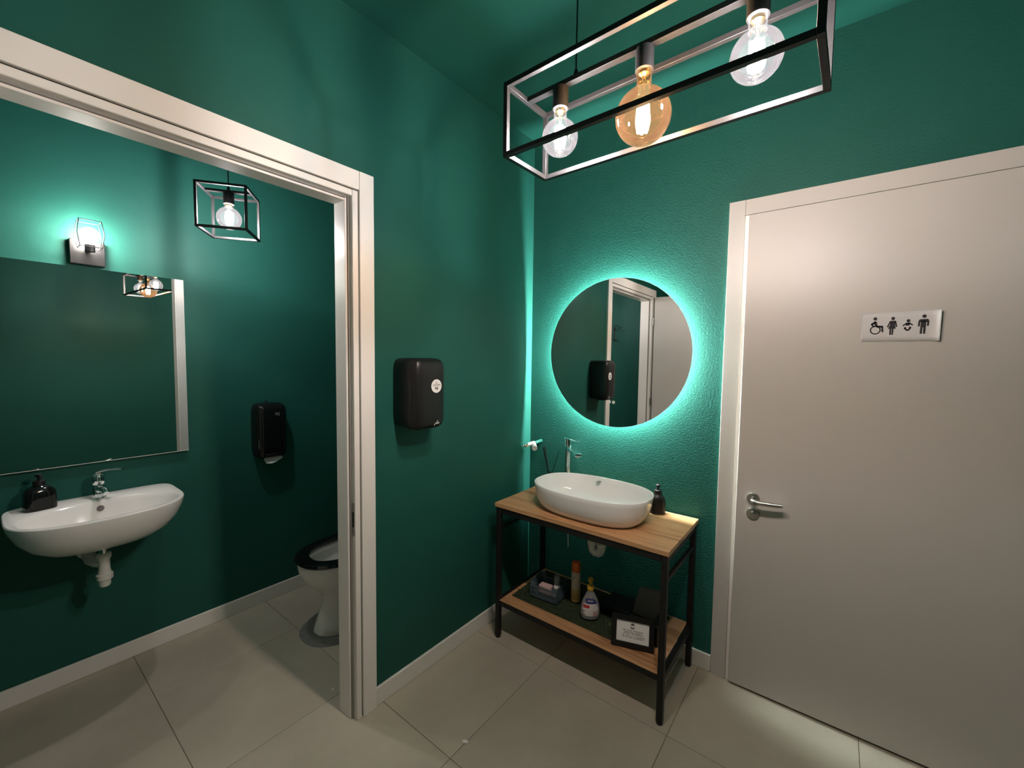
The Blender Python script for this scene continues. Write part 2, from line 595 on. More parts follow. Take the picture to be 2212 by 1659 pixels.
def cage(w, l, h, bw):
    """twelve edges of a box cage, w along x, l along y, centred"""
    mb = MB()
    for sx in (-1, 1):
        for sy in (-1, 1):
            mb.bar((sx * (w - bw) / 2, sy * (l - bw) / 2, -h / 2), (sx * (w - bw) / 2, sy * (l - bw) / 2, h / 2), bw)
    for sz in (-1, 1):
        z = sz * (h - bw) / 2
        for sx in (-1, 1):
            mb.bar((sx * (w - bw) / 2, -l / 2 + bw, z), (sx * (w - bw) / 2, l / 2 - bw, z), bw)
        for sy in (-1, 1):
            mb.bar((-w / 2 + bw, sy * (l - bw) / 2, z), (w / 2 - bw, sy * (l - bw) / 2, z), bw)
    return mb


LC = (-1.106, -1.081, 2.084)
lp = thing('caged_bar_pendant', 'long black box-frame pendant holding two clear and one amber globe bulbs', 'pendant lamp', LC, (0, 0, -.0288))
LW, LL, LH, LB = .1925, .687, .191, .0125
cage(LW, LL, LH, LB).build('frame', 'metal_black', lp, bevel=.0006, seg=1, world=False)
MB().box(-.0095, .0095, -LL / 2 + LB, LL / 2 - LB, LH / 2 - LB, LH / 2).build('socket_rail', 'metal_black', lp, bevel=.0006, seg=1, world=False)
cz = HC - LC[2]
cn = MB().box(-.03, .03, -.28, .28, cz - .028, cz).build('ceiling_canopy', 'metal_black', lp, bevel=.002, world=False)
for s in (-1, 1):
    MB().lathe([(.0065, LH / 2), (.0065, LH / 2 + .006), (.004, LH / 2 + .016), (.0022, LH / 2 + .018)], (0, s * .182, 0), 'z', 14).build('cord_grip', 'metal_black', lp, smooth=True, world=False)
    MB().tube([(0, s * .182, LH / 2 + .016), (0, s * .182, cz - .026)], .0022, 8).build('cord', 'plastic_black', lp, smooth=True, world=False)
zt = LH / 2 - LB
for yy, zc, r, gl, fi, ze in ((.2275, 2.041, .0470, 'clear_glass', 'filament', 2.113), (0.0, 2.017, .0620, 'amber_glass', 'filament_amber', 2.117), (-.2275, 2.052, .0475, 'clear_glass', 'filament', 2.124)):
    MB().lathe([(.0195, zt), (.0205, zt - .003), (.0205, ze - LC[2] + .001), (.0190, ze - LC[2])], (0, yy, 0), 'z', 28).build('socket', 'metal_black', lp, smooth=True, world=False)
    globe_bulb(lp, (0, yy, zc - LC[2]), r, ze - LC[2] + .0005, gl, fi)

PC = (-1.368, .656, 2.074)
pp = thing('caged_cube_pendant', 'small black cube-frame pendant with one clear globe bulb', 'pendant lamp', PC, (0, 0, -.621))
PWD, PHT = .19, .186
cage(PWD, PWD, PHT, .0095).build('frame', 'metal_black', pp, bevel=.0006, seg=1, world=False)
MB().box(-PWD / 2 + .009, PWD / 2 - .009, -.009, .009, PHT / 2 - .0095, PHT / 2).build('socket_rail', 'metal_black', pp, bevel=.0006, seg=1, world=False)
pz = HC - PC[2]
MB().lathe([(.05, pz), (.05, pz - .022), (.004, pz - .026)], (0, 0, 0), 'z', 32).build('ceiling_canopy', 'metal_black', pp, smooth=True, world=False)
MB().lathe([(.0065, PHT / 2), (.0065, PHT / 2 + .006), (.004, PHT / 2 + .016), (.0022, PHT / 2 + .018)], (0, 0, 0), 'z', 14).build('cord_grip', 'metal_black', pp, smooth=True, world=False)
MB().tube([(0, 0, PHT / 2 + .016), (0, 0, pz - .02)], .0022, 8).build('cord', 'plastic_black', pp, smooth=True, world=False)
MB().lathe([(.0195, PHT / 2 - .009), (.0205, PHT / 2 - .012), (.0205, .035), (.019, .034)], (0, 0, 0), 'z', 28).build('socket', 'metal_black', pp, smooth=True, world=False)
globe_bulb(pp, (0, 0, -.021 - .004), .0475, .0345, 'clear_glass', 'filament')

# wall sconce over the toilet mirror
SX, SZ = -1.751, 1.892
sc = thing('wall_sconce', 'small black wall sconce with glowing bulb in an angular wire cage', 'wall lamp', (SX, D, SZ))
MB().box(-.055, .055, -.027, 0, -.052, .052).build('backplate', 'plastic_black', sc, bevel=.002, world=False)
MB().tube([(0, -.025, .010), (0, -.078, .010)], .009, 14).build('arm', 'metal_black', sc, smooth=True, world=False)
MB().lathe([(.0165, .0), (.0165, .028), (.014, .030)], (0, -.086, -.004), 'z', 22).build('socket', 'metal_black', sc, smooth=True, world=False)
cg = MB()
q = [(-.034, -.034), (.034, -.034), (.034, .034), (-.034, .034)]
zz = (.012, .066, .122)
for i in range(4):
    a, b = q[i], q[(i + 1) % 4]
    for z in (zz[0], zz[2]):
        cg.tube([(a[0], a[1] - .086, z), (b[0], b[1] - .086, z)], .0016, 6)
    k = 1.22
    cg.tube([(a[0], a[1] - .086, zz[0]), (a[0] * k, a[1] * k - .086, zz[1]), (a[0], a[1] - .086, zz[2])], .0016, 6)
cg.build('wire_cage', 'metal_black', sc, world=False)
prof = [(.0125, -.034)] + [(.031 * math.sin(a), -.031 * math.cos(a)) for a in [PI * k / 16 for k in range(3, 17)]]
MB().lathe(prof, (0, -.086, .066), 'z', 24).build('bulb', 'sconce_bulb', sc, smooth=True, world=False)

# ------------------------------------------------------------------ backlit round mirror
MY, MZ, MR = -.5475, 1.4925, .3845
rm = thing('round_mirror', 'backlit round frameless mirror above the vanity table', 'mirror', (0, MY, MZ))
MB().lathe([(.270, 0), (.270, -.034)], (0, MY, MZ), 'x', 72).build('housing', 'mirror_back', rm, smooth=True)
MB().lathe([(MR - .002, -.034), (MR, -.0355), (MR, -.0385), (MR - .0012, -.0395)], (0, MY, MZ), 'x', 128, True, False).build('glass_edge', 'mirror_back', rm, smooth=True)
gm = MB().lathe([(.0005, -.0396), (MR - .0012, -.0396)], (0, MY, MZ), 'x', 128, True, False).build('mirror_glass', 'mirror', rm)
MB().lathe([(.297, -.018), (.300, -.018), (.300, -.0275), (.297, -.0275)], (0, MY, MZ), 'x', 96, False, False).build('led_strip', 'led', rm)
MB().lathe([(.270, -.030), (.2968, -.030), (.2968, -.016), (.270, -.016)], (0, MY, MZ), 'x', 72, False, False).build('led_carrier', 'mirror_back', rm)
for k, (py, pz_) in enumerate(((-.529, 1.2385), (-.5525, 1.2375))):
    b_ = MB().lathe([(.0085, 0), (.0085, -.0008), (.0075, -.0012)], (-.0396, py, pz_), 'x', 24).build('touch_button', 'paper', rm, smooth=True)

# ------------------------------------------------------------------ vanity table
TX0, TX1, TY0, TY1, TZ = -.455, -.013, -.983, -.103, .717
vt = thing('vanity_table', 'black steel vanity table with oak top and lower shelf', 'table', ((TX0 + TX1) / 2, (TY0 + TY1) / 2, 0))
MB().box(TX0, TX1, TY0, TY1, TZ - .020, TZ).build('tabletop', 'wood', vt, bevel=.0012)
LEG = .025
lx = (TX0 + LEG / 2 + .004, TX1 - LEG / 2 - .002)
ly = (TY0 + LEG / 2 + .006, TY1 - LEG / 2 - .006)
for x in lx:
    for y in ly:
        lg = MB().bar((x, y, .010), (x, y, TZ - .0205), LEG).build('leg', 'metal_black', vt, bevel=.0025)
        MB().lathe([(.0125, .0), (.0135, .003), (.0135, .0098)], (x, y, 0), 'z', 20).build('foot_cap', 'plastic_black', lg, smooth=True)
for y in ly:
    MB().bar((lx[0] + LEG / 2, y, TZ - .036), (lx[1] - LEG / 2, y, TZ - .036), .022, .030).build('top_rail', 'metal_black', vt, bevel=.0015)
    MB().bar((lx[0] + LEG / 2, y, .585), (lx[1] - LEG / 2, y, .585), .016, .016).build('side_stretcher', 'metal_black', vt, bevel=.0015)
for x in lx:
    MB().bar((x, ly[0] + LEG / 2, TZ - .036), (x, ly[1] - LEG / 2, TZ - .036), .022, .030).build('top_rail', 'metal_black', vt, bevel=.0015)
SHZ = .205
for y in ly:
    MB().bar((lx[0] + LEG / 2, y, SHZ - .014), (lx[1] - LEG / 2, y, SHZ - .014), .022, .026).build('shelf_rail', 'metal_black', vt, bevel=.0015)
for x in lx:
    MB().bar((x, ly[0] + LEG / 2, SHZ - .014), (x, ly[1] - LEG / 2, SHZ - .014), .022, .026).build('shelf_rail', 'metal_black', vt, bevel=.0015)
MB().box(lx[0] - LEG / 2 + .004, lx[1] + LEG / 2 - .004, ly[0] + LEG / 2 + .0005, ly[1] - LEG / 2 - .0005, SHZ - .0008, SHZ).build('shelf', 'wood', vt)

# ------------------------------------------------------------------ vessel basin on the table
BX, BY = -.264, -.550
vb = thing('vessel_basin', 'white oval vessel basin standing on the oak table', 'basin', (BX, BY, TZ))
N = 88
BH = .128


def bring(a, b, n, z, dx=0, dy=0):
    return [(BX + dx + sup(a, b, n, k, N)[0], BY + dy + sup(a, b, n, k, N)[1], TZ + z) for k in range(N)]


AX, AY = .188, .291
outer = [bring(AX * .68, AY * .78, 2.7, .0005), bring(AX * .74, AY * .82, 2.7, .003), bring(AX * .855, AY * .895, 2.6, .022), bring(AX * .925, AY * .945, 2.55, .048), bring(AX * .968, AY * .974, 2.5, .078),
         bring(AX * .985, AY * .985, 2.5, .104), bring(AX, AY, 2.5, BH - .003), bring(AX - .0012, AY - .0012, 2.5, BH - .0006), bring(AX - .0035, AY - .0035, 2.5, BH), bring(AX - .0062, AY - .0062, 2.5, BH - .0012)]
inner = [bring(AX - .0085, AY - .0085, 2.5, BH - .006), bring(AX * .925, AY * .945, 2.5, .098), bring(AX * .87, AY * .905, 2.5, .062), bring(AX * .78, AY * .845, 2.5, .034), bring(AX * .66, AY * .76, 2.5, .0215), bring(AX * .4, AY * .5, 2.3, .0175), bring(.026, .026, 2, .0150)]
MB().rings(outer + inner, True, True).build('bowl', 'porcelain', vb, smooth=True)
MB().lathe([(.0001, .0185), (.026, .0185), (.031, .0165), (.031, .0145)], (BX, BY, TZ), 'z', 28, True, True).build('drain_cap', 'porcelain', vb, smooth=True)
MB().box(BX + AX * .80, BX + AX * .955, BY + .030, BY + .050, TZ + .1060, TZ + .1085).build('maker_mark', 'seal', vb)

# tall chrome tap behind the basin
TPX, TPY = -.058, -.300
sd = Vector((-.62, -.78, 0)).normalized()
ss = Vector((-sd.y, sd.x, 0))
tp = thing('basin_tap', 'tall slim chrome basin tap behind the vessel basin', 'tap', (TPX, TPY, TZ))


def tapbox(mb, a0, a1, w0, w1, z0a, z1a, z0b, z1b):
    """block running along the spout direction from a0 to a1"""
    rs = []
    for a, w, z0, z1 in ((a0, w0, z0a, z1a), (a1, w1, z0b, z1b)):
        c = Vector((TPX, TPY, 0)) + sd * a
        rs.append([c + ss * (-w) + Vector((0, 0, z0)), c + ss * w + Vector((0, 0, z0)), c + ss * w + Vector((0, 0, z1)), c + ss * (-w) + Vector((0, 0, z1))])
    mb.rings(rs)
    return mb


MB().lathe([(.026, 0), (.026, .005), (.020, .008)], (TPX, TPY, TZ), 'z', 28).build('base_ring', 'chrome', tp, smooth=True)
MB().rings([[(TPX + (sd * (.0185 * math.cos(t)) + ss * (.0185 * math.sin(t))).x, TPY + (sd * (.0185 * math.cos(t)) + ss * (.0185 * math.sin(t))).y, z) for t in [2 * PI * k / 24 for k in range(24)]] for z in (TZ + .005, .984, .9855, .9870, 1.016)]).build('body', 'chrome', tp, smooth=True)
tapbox(MB(), .004, .148, .0195, .0190, .960, .984, .946, .964).build('spout', 'chrome', tp, bevel=.004, seg=3)
MB().lathe([(.0095, 0), (.0095, .010)], (TPX + sd.x * .128, TPY + sd.y * .128, .937), 'z', 18).build('aerator', 'chrome', tp, smooth=True)
tapbox(MB(), -.019, .138, .0185, .0110, 1.0165, 1.0245, 1.0270, 1.0315).build('lever', 'chrome', tp, bevel=.0015)


# ------------------------------------------------------------------ soap dispensers
def pump_bottle(name, label, loc, h, w, d, mat, rot, n=2.6, neck=.016, pump_mat='plastic_black', sh=.72, group=None):
    o = thing(name, label, 'soap dispenser', loc, (0, 0, rot), group)
    NN = 40

    def ring(a, b, z, n_=n):
        return [(sup(a, b, n_, k, NN)[0], sup(a, b, n_, k, NN)[1], z) for k in range(NN)]
    rs = [ring(w * .90, d * .90, 0), ring(w * .99, d * .99, h * .02), ring(w, d, h * .10), ring(w * .985, d * .985, h * .45), ring(w * .95, d * .95, h * (sh - .10)), ring(w * .84, d * .86, h * sh), ring(w * .62, d * .70, h * (sh + .08)), ring(neck * 1.05, neck * 1.05, h * (sh + .135), 2), ring(neck, neck, h * (sh + .16), 2)]
    MB().rings(rs).build('bottle', mat, o, smooth=True, world=False)
    z0 = h * (sh + .16)
    MB().lathe([(neck * 1.12, z0 - .002), (neck * 1.12, z0 + .016), (neck * .8, z0 + .019)], (0, 0, 0), 'z', 24).build('collar', pump_mat, o, smooth=True, world=False)
    MB().lathe([(.0045, z0 + .017), (.0045, z0 + .032), (.010, z0 + .033), (.0105, z0 + .042), (.008, z0 + .044)], (0, 0, 0), 'z', 18).build('pump_head', pump_mat, o, smooth=True, world=False)
    MB().tube([(0, 0, z0 + .038), (0, -.022, z0 + .039), (0, -.034, z0 + .035)], [.005, .0045, .0038], 10).build('nozzle', pump_mat, o, smooth=True, world=False)
    return o


pump_bottle('soap_dispenser', 'black pump bottle standing on the oak table beside the vessel basin', (-.058, -.803, TZ), .112, .037, .030, M['plastic_black'], math.radians(115), pump_mat=M['plastic_black'], sh=.70)
pump_bottle('soap_dispenser', 'black pump bottle on the rim of the wall hung sink', (-1.930, 1.078, .8205), .113, .047, .036, M['gloss_black'], math.radians(10), n=3.2, pump_mat=M['plastic_black'], sh=.72)

# reed diffuser behind the basin
rd = thing('reed_diffuser', 'dark reed diffuser with black reeds behind the basin', 'diffuser', (-.068, -.190, TZ))
MB().lathe([(.024, 0), (.026, .004), (.026, .062), (.014, .078), (.012, .094)], (0, 0, 0), 'z', 26).build('bottle', 'gloss_black', rd, smooth=True, world=False)
for ex, ey, ez, r in ((.018, .052, .236, .0024), (.004, .050, .232, .0030), (-.010, .043, .230, .0026), (.010, -.050, .222, .0016)):
    MB().tube([(-ex * .1, -ey * .12, .02), (ex, ey, ez)], r, 7).build('reed', 'gloss_black', rd, world=False)

# ------------------------------------------------------------------ water valve in the corner
wv = thing('water_valve', 'white capped water valve on a pipe stub near the corner', 'valve', (-.02, -.09, .96))
MB().tube([(.0, -.080, .968), (-.018, -.080, .968), (-.034, -.076, .965), (-.050, -.066, .960), (-.058, -.058, .957)], .0100, 16).build('pipe_stub', 'paint', wv, smooth=True)
MB().tube([(-.050, -.068, .960), (-.062, -.056, .956), (-.078, -.038, .950)], [.0125, .0130, .0105], 16).build('elbow', 'pvc', wv, smooth=True)
MB().tube([(-.056, -.064, .958), (-.076, -.082, .947), (-.092, -.096, .938)], [.0120, .0140, .0155], 18).build('valve_cap', 'pvc', wv, smooth=True)
MB().tube([(-.077, -.039, .950), (-.085, -.030, .947)], .0120, 6).build('nut', 'chrome', wv)
MB().tube([(-.085, -.030, .947), (-.096, -.017, .943)], [.0085, .0100], 12).build('outlet', 'chrome', wv, smooth=True)

# drain trap under the tabletop
tr = thing('drain_trap', 'white plastic drain trap hanging under the oak tabletop', 'pipe', (-.150, -.530, .45))
MB().tube([(-.150, -.505, TZ - .021), (-.150, -.505, .545)], .0165, 18).build('tailpipe', 'pvc', tr, smooth=True)
MB().lathe([(.021, 0), (.024, .003), (.024, .020), (.020, .024)], (-.150, -.505, .505), 'z', 22).build('slip_nut', 'pvc', tr, smooth=True)
MB().lathe([(.021, 0), (.024, .003), (.024, .020), (.020, .024)], (-.150, -.557, .503), 'z', 22).build('slip_nut', 'pvc', tr, smooth=True)
MB().tube([(-.150, -.505, .524), (-.150, -.505, .492), (-.150, -.511, .476), (-.150, -.522, .468), (-.150, -.540, .468), (-.150, -.551, .476), (-.150, -.557, .492), (-.150, -.557, .524)], .0205, 18).build('trap_bend', 'pvc', tr, smooth=True)
MB().tube([(-.150, -.557, .540), (-.148, -.557, .556), (-.138, -.557, .566), (-.110, -.557, .568), (-.001, -.557, .568)], .0165, 18).build('outlet_pipe', 'pvc', tr, smooth=True)
hs = MB().tube([(-.150, -.358, TZ - .021), (-.150, -.360, .600), (-.152, -.364, .500), (-.152, -.366, .452)], .0026, 8).build('dangling_cable', 'pvc', None, smooth=True)
tag(hs, 'thin pale cable end dangling under the oak tabletop', 'cable')

# ------------------------------------------------------------------ things on the lower shelf
MX0, MX1, MY0, MY1 = -.374, -.040, -.875, -.160
SZ_ = SHZ + .0005
tm = thing('turf_mat', 'dark green artificial turf mat on the lower shelf', 'mat', ((MX0 + MX1) / 2, (MY0 + MY1) / 2, SZ_))
MAT = [(MX0, MY1), (MX0, -.718), (-.226, -.752), (-.226, -.875), (MX1, -.875), (MX1, MY1)]
MB().add([(x, y, SZ_) for x, y in MAT] + [(x, y, SZ_ + .004) for x, y in MAT],
         [tuple(range(6)), tuple(reversed(range(6, 12)))] + [(i, (i + 1) % 6, 6 + (i + 1) % 6, 6 + i) for i in range(6)]).build('backing', 'turf', tm)
bl = MB()
rnd = random.Random(3)
for k in range(5200):
    x, y = rnd.uniform(MX0, MX1), rnd.uniform(MY0, MY1)
    if y < -.712 and x < -.216:
        continue
    a, hh = rnd.uniform(0, 2 * PI), rnd.uniform(.006, .012)
    lx_, ly_ = rnd.uniform(-.005, .005), rnd.uniform(-.005, .005)
    w = .0012
    bl.add([(x - w * math.cos(a), y - w * math.sin(a), SZ_ + .003), (x + w * math.cos(a), y + w * math.sin(a), SZ_ + .003), (x + lx_, y + ly_, SZ_ + .003 + hh)], [(0, 1, 2)])
tag(bl.build('turf_blades', 'turf', tm), kind='stuff')
ZM = SZ_ + .011

# plastic crate
M['crate'] = simple('blue grey crate plastic', (0.075, 0.115, 0.135), rough=0.45)
CRX, CRY = -.262, -.318
cr = thing('plastic_crate', 'small blue grey slotted plastic crate on the turf mat', 'crate', (CRX, CRY, ZM), (0, 0, math.radians(4)))
cw, cl, ch, th = .058, .078, .082, .003
MB().box(-cw, cw, -cl, cl, 0, .004).build('base', 'crate', cr, world=False)


def slotted(mb, horizontal_axis, fixed, half, dip):
    # bottom band, top band, posts and slot bars in two rows
    def bx(u0, u1, z0, z1, t=th):
        if horizontal_axis == 'y':
            mb.box(fixed - t / 2, fixed + t / 2, u0, u1, z0, z1)
        else:
            mb.box(u0, u1, fixed - t / 2, fixed + t / 2, z0, z1)
    bx(-half, half, .004, .018)
    bx(-half, half, .033, .039)
    bx(-half, half, .054, .062, th * 1.3)
    if dip:
        bx(-half, -half * .62, .062, ch)
        bx(half * .62, half, .062, ch)
    else:
        bx(-half, half, .062, ch)
    n = int(half * 2 / .0095)
    for i in range(n + 1):
        u = -half + (2 * half) * i / n
        bx(u - .0014, u + .0014, .004, .062)
    bx(-half, -half + .012, .004, .062)
    bx(half - .012, half, .004, .062)
    return mb


slotted(MB(), 'y', -cw, cl, True).build('side_panel', 'crate', cr, world=False)
slotted(MB(), 'y', cw, cl, True).build('side_panel', 'crate', cr, world=False)
slotted(MB(), 'x', -cl, cw, False).build('end_panel', 'crate', cr, world=False)
slotted(MB(), 'x', cl, cw, False).build('end_panel', 'crate', cr, world=False)
M['pink'] = simple('pale pink packet', (0.62, 0.42, 0.42), rough=0.5)
pk = thing('tissue_packet', 'pale pink packet lying in the slotted crate', 'packet', (CRX - .020, CRY + .004, ZM + .0070), (math.radians(0), math.radians(-4), math.radians(4)))
MB().box(-.018, .020, -.034, .034, .0, .058).build('pack', 'pink', pk, bevel=.006, seg=3, world=False)
M['bottle_grey'] = simple('grey bottle plastic', (0.20, 0.22, 0.24), rough=0.35)
gb = thing('small_bottle', 'small grey bottle with white neck standing in the slotted crate', 'bottle', (CRX + .004, CRY - .048, ZM + .0045))
MB().lathe([(.016, 0), (.0175, .004), (.0175, .062), (.012, .070)], (0, 0, 0), 'z', 22).build('body', 'paper', gb, smooth=True, world=False)
MB().lathe([(.0155, .068), (.0165, .072), (.0160, .112), (.013, .117)], (0, 0, 0), 'z', 22).build('cap', 'bottle_grey', gb, smooth=True, world=False)

# aerosol can
M['can'] = simple('printed can, cream', (0.60, 0.50, 0.36), rough=0.3)


def can_mat():
    mt, nt, b = new_mat('printed air freshener can')
    tc = nt.nodes.new('ShaderNodeTexCoord')
    sx = nt.nodes.new('ShaderNodeSeparateXYZ')
    nt.links.new(tc.outputs['Object'], sx.inputs[0])
    mr = nt.nodes.new('ShaderNodeMapRange')
    mr.inputs['From Min'].default_value = 0.0
    mr.inputs['From Max'].default_value = 0.165
    nt.links.new(sx.outputs['Z'], mr.inputs[0])
    r = nt.nodes.new('ShaderNodeValToRGB')
    e = r.color_ramp.elements
    e[0].position = 0.0
    e[0].color = (0.56, 0.32, 0.10, 1)
    e[1].position = 1.0
    e[1].color = (0.62, 0.48, 0.36, 1)
    k = e.new(.35)
    k.color = (0.60, 0.39, 0.16, 1)
    k = e.new(.5)
    k.color = (0.64, 0.53, 0.42, 1)
    nt.links.new(mr.outputs[0], r.inputs[0])
    nt.links.new(r.outputs[0], b.inputs['Base Color'])
    b.inputs['Roughness'].default_value = .32
    return mt


M['canprint'] = can_mat()
M['orange'] = simple('orange cap plastic', (0.58, 0.13, 0.02), rough=0.35)
ac = thing('aerosol_can', 'tall cream and yellow aerosol can with orange cap', 'spray can', (-.215, -.452, ZM))
MB().lathe([(.0215, 0), (.0232, .002), (.0235, .006), (.0235, .150), (.0222, .156)], (0, 0, 0), 'z', 30).build('can', 'canprint', ac, smooth=True, world=False)
MB().lathe([(.0222, .1555), (.0230, .158), (.0228, .196), (.0205, .204), (.012, .208)], (0, 0, 0), 'z', 30).build('cap', 'orange', ac, smooth=True, world=False)
for (u, v, w, h) in ((-.004, .128, .006, .010), (.006, .116, .005, .006), (-.006, .016, .004, .012)):
    MB().box(-.0242, -.0236, u - w / 2, u + w / 2, v, v + h).build('printed_mark', 'ink_grey', ac, world=False)

# pump bottle of dish soap
M['clear_plastic'] = simple('hazy clear plastic', (0.42, 0.42, 0.42), rough=0.22)
M['clear_plastic'].node_tree.nodes['Principled BSDF'].inputs['Transmission Weight'].default_value = 0.45
M['yellow'] = simple('yellow pump plastic', (0.55, 0.33, 0.03), rough=0.35)
M['red'] = simple('red label print', (0.45, 0.03, 0.035), rough=0.45)
M['blue'] = simple('dark blue label print', (0.03, 0.035, 0.16), rough=0.45)
M['label_white'] = simple('white label', (0.66, 0.64, 0.61), rough=0.45)
M['label_pink'] = simple('pale pink label print', (0.55, 0.36, 0.36), rough=0.45)
DSX, DSY = -.300, -.578
ds = thing('dish_soap_bottle', 'clear teardrop soap bottle with yellow pump and red blue label', 'soap bottle', (DSX, DSY, ZM), (0, 0, math.radians(34)))
# local -x faces the room
pf = [(.030, 0), (.040, .004), (.0455, .024), (.0455, .046), (.041, .074), (.032, .100), (.021, .122), (.0145, .134), (.0135, .142)]
MB().rings([[(.56 * w * math.sin(2 * PI * k / 40) if z < .12 else w * .8 * math.sin(2 * PI * k / 40), w * math.cos(2 * PI * k / 40), z) for k in range(40)] for w, z in pf]).build('bottle', 'clear_plastic', ds, smooth=True, world=False)
MB().lathe([(.0155, .140), (.0165, .142), (.0165, .160), (.0150, .162)], (0, 0, 0), 'z', 24).build('collar', 'yellow', ds, smooth=True, world=False)
MB().lathe([(.0050, .160), (.0050, .178), (.0110, .180), (.0135, .188), (.0105, .197), (.006, .199)], (0, 0, 0), 'z', 20).build('pump_head', 'yellow', ds, smooth=True, world=False)
MB().tube([(0, 0, .190), (-.018, .0, .191), (-.028, .0, .186)], [.0055, .005, .0042], 10).build('nozzle', 'yellow', ds, smooth=True, world=False)


def on_bottle(pts, mat, lift, name, par):
    """label patch following the bottle front; pts = (y, z) polygon rows"""
    mb = MB()
    rows = []
    for z, y0, y1 in pts:
        row = []
        for k in range(9):
            y = y0 + (y1 - y0) * k / 8
            # interpolate bottle half width at z
            for (w0, z0), (w1, z1) in zip(pf, pf[1:]):
                if z0 <= z <= z1:
                    w = w0 + (w1 - w0) * (z - z0) / (z1 - z0)
                    break
            c = max(-.985, min(.985, y / w))
            row.append((-.56 * w * math.sqrt(1 - c * c) - lift, y, z))
        rows.append(row)
    o = 0
    vs = [p for r in rows for p in r]
    fs = []
    for i in range(len(rows) - 1):
        for k in range(8):
            fs.append((i * 9 + k, i * 9 + k + 1, (i + 1) * 9 + k + 1, (i + 1) * 9 + k))
    return mb.add(vs, fs).build(name, mat, par, smooth=True, world=False)


lb = on_bottle([(.022, -.032, .026), (.035, -.036, .034), (.052, -.036, .037), (.066, -.034, .036), (.080, -.030, .033)], 'label_white', .0006, 'label', ds)
on_bottle([(.080, -.030, .018), (.089, -.026, .024), (.099, -.018, .024), (.106, -.008, .016)], 'blue', .0009, 'label_blue', lb)
on_bottle([(.060, .006, .035), (.068, .006, .035), (.074, .008, .034)], 'red', .0010, 'label_red', lb)
on_bottle([(.024, -.030, -.010), (.036, -.034, -.011), (.046, -.035, -.012)], 'label_pink', .0010, 'label_pink', lb)
on_bottle([(.091, -.012, .014), (.095, -.010, .014)], 'label_white', .0013, 'label_mark', lb)

# framed notice
sgA = Vector((-.402, -.733, SHZ + .0050))      # lower left corner, seen from the room
sgB = Vector((-.345, -.902, SHZ + .0050))
su = (sgB - sgA).normalized()
sw = (sgB - sgA).length
lean = math.radians(14)
sn_h = Vector((su.y, -su.x, 0))               # towards the room
if sn_h.x > 0:
    sn_h = -sn_h
sv = (Vector((0, 0, 1)) * math.cos(lean) - sn_h * math.sin(lean)).normalized()
sn = su.cross(sv).normalized()
if sn.dot(sn_h) < 0:
    sn = -sn
sh_ = .128
sg = thing('framed_notice', 'white printed notice in a black standing frame on the lower shelf', 'sign', ((sgA + sgB) / 2)[:])


def slab(mb, u0, u1, v0, v1, n0, n1):
    vs = []
    for n_ in (n0, n1):
        for a, b in ((u0, v0), (u1, v0), (u1, v1), (u0, v1)):
            vs.append(sgA + su * a + sv * b + sn * n_)
    return mb.add(vs, [(0, 1, 2, 3), (7, 6, 5, 4), (0, 4, 5, 1), (1, 5, 6, 2), (2, 6, 7, 3), (3, 7, 4, 0)])


fwid = .021
frm = MB()
slab(frm, 0, sw, 0, fwid, -.014, 0)
slab(frm, 0, sw, sh_ - fwid, sh_, -.014, 0)
slab(frm, 0, fwid, fwid, sh_ - fwid, -.014, 0)
slab(frm, sw - fwid, sw, fwid, sh_ - fwid, -.014, 0)
slab(frm, fwid, sw - fwid, fwid, sh_ - fwid, -.014, -.008)
frm.build('frame', 'plastic_black', sg)
ppr = slab(MB(), fwid, sw - fwid, fwid, sh_ - fwid, -.008, -.0055).build('paper', 'paper', sg)
pr_ = MB()
pw, ph = sw - 2 * fwid, sh_ - 2 * fwid


def P2(a, b):
    return (fwid + a * pw, fwid + b * ph)


def word(mb, a0, a1, b, hh, seed):
    r = random.Random(seed)
    x = a0
    while x < a1:
        w = r.uniform(.008, .016)
        dn = -.012 if r.random() < .15 else 0
        h2 = hh * r.uniform(.75, 1.15)
        u0, v0 = P2(x, b + dn)
        u1, v1 = P2(min(x + w, a1), b + h2)
        slab(mb, u0, u1, v0, v1, -.0056, -.0053)
        x += w + r.uniform(.004, .008)


for row, words in ((.535, ((.20, .31), (.34, .49), (.52, .82))), (.455, ((.24, .38), (.41, .52), (.55, .80))), (.385, ((.22, .44), (.47, .54), (.57, .83))), (.285, ((.18, .24), (.275, .41), (.45, .51), (.53, .57), (.60, .88))), (.205, ((.20, .26), (.29, .36), (.39, .49), (.52, .80), (.825, .855)))):
    for i, (a, b) in enumerate(words):
        word(pr_, a, b, row, .045, int(row * 1000) + i)
pr_.build('printed_lines', 'ink_grey', ppr)
lg_ = MB()


def lpoly(mb, pts):
    o = sgA + sn * -.0056
    q_ = [P2(a, b) for a, b in pts]
    vs = [sgA + su * a + sv * b + sn * -.0056 for a, b in q_] + [sgA + su * a + sv * b + sn * -.0052 for a, b in q_]
    n = len(q_)
    mb.add(vs, [tuple(range(n)), tuple(reversed(range(n, 2 * n)))] + [(i, (i + 1) % n, n + (i + 1) % n, n + i) for i in range(n)])


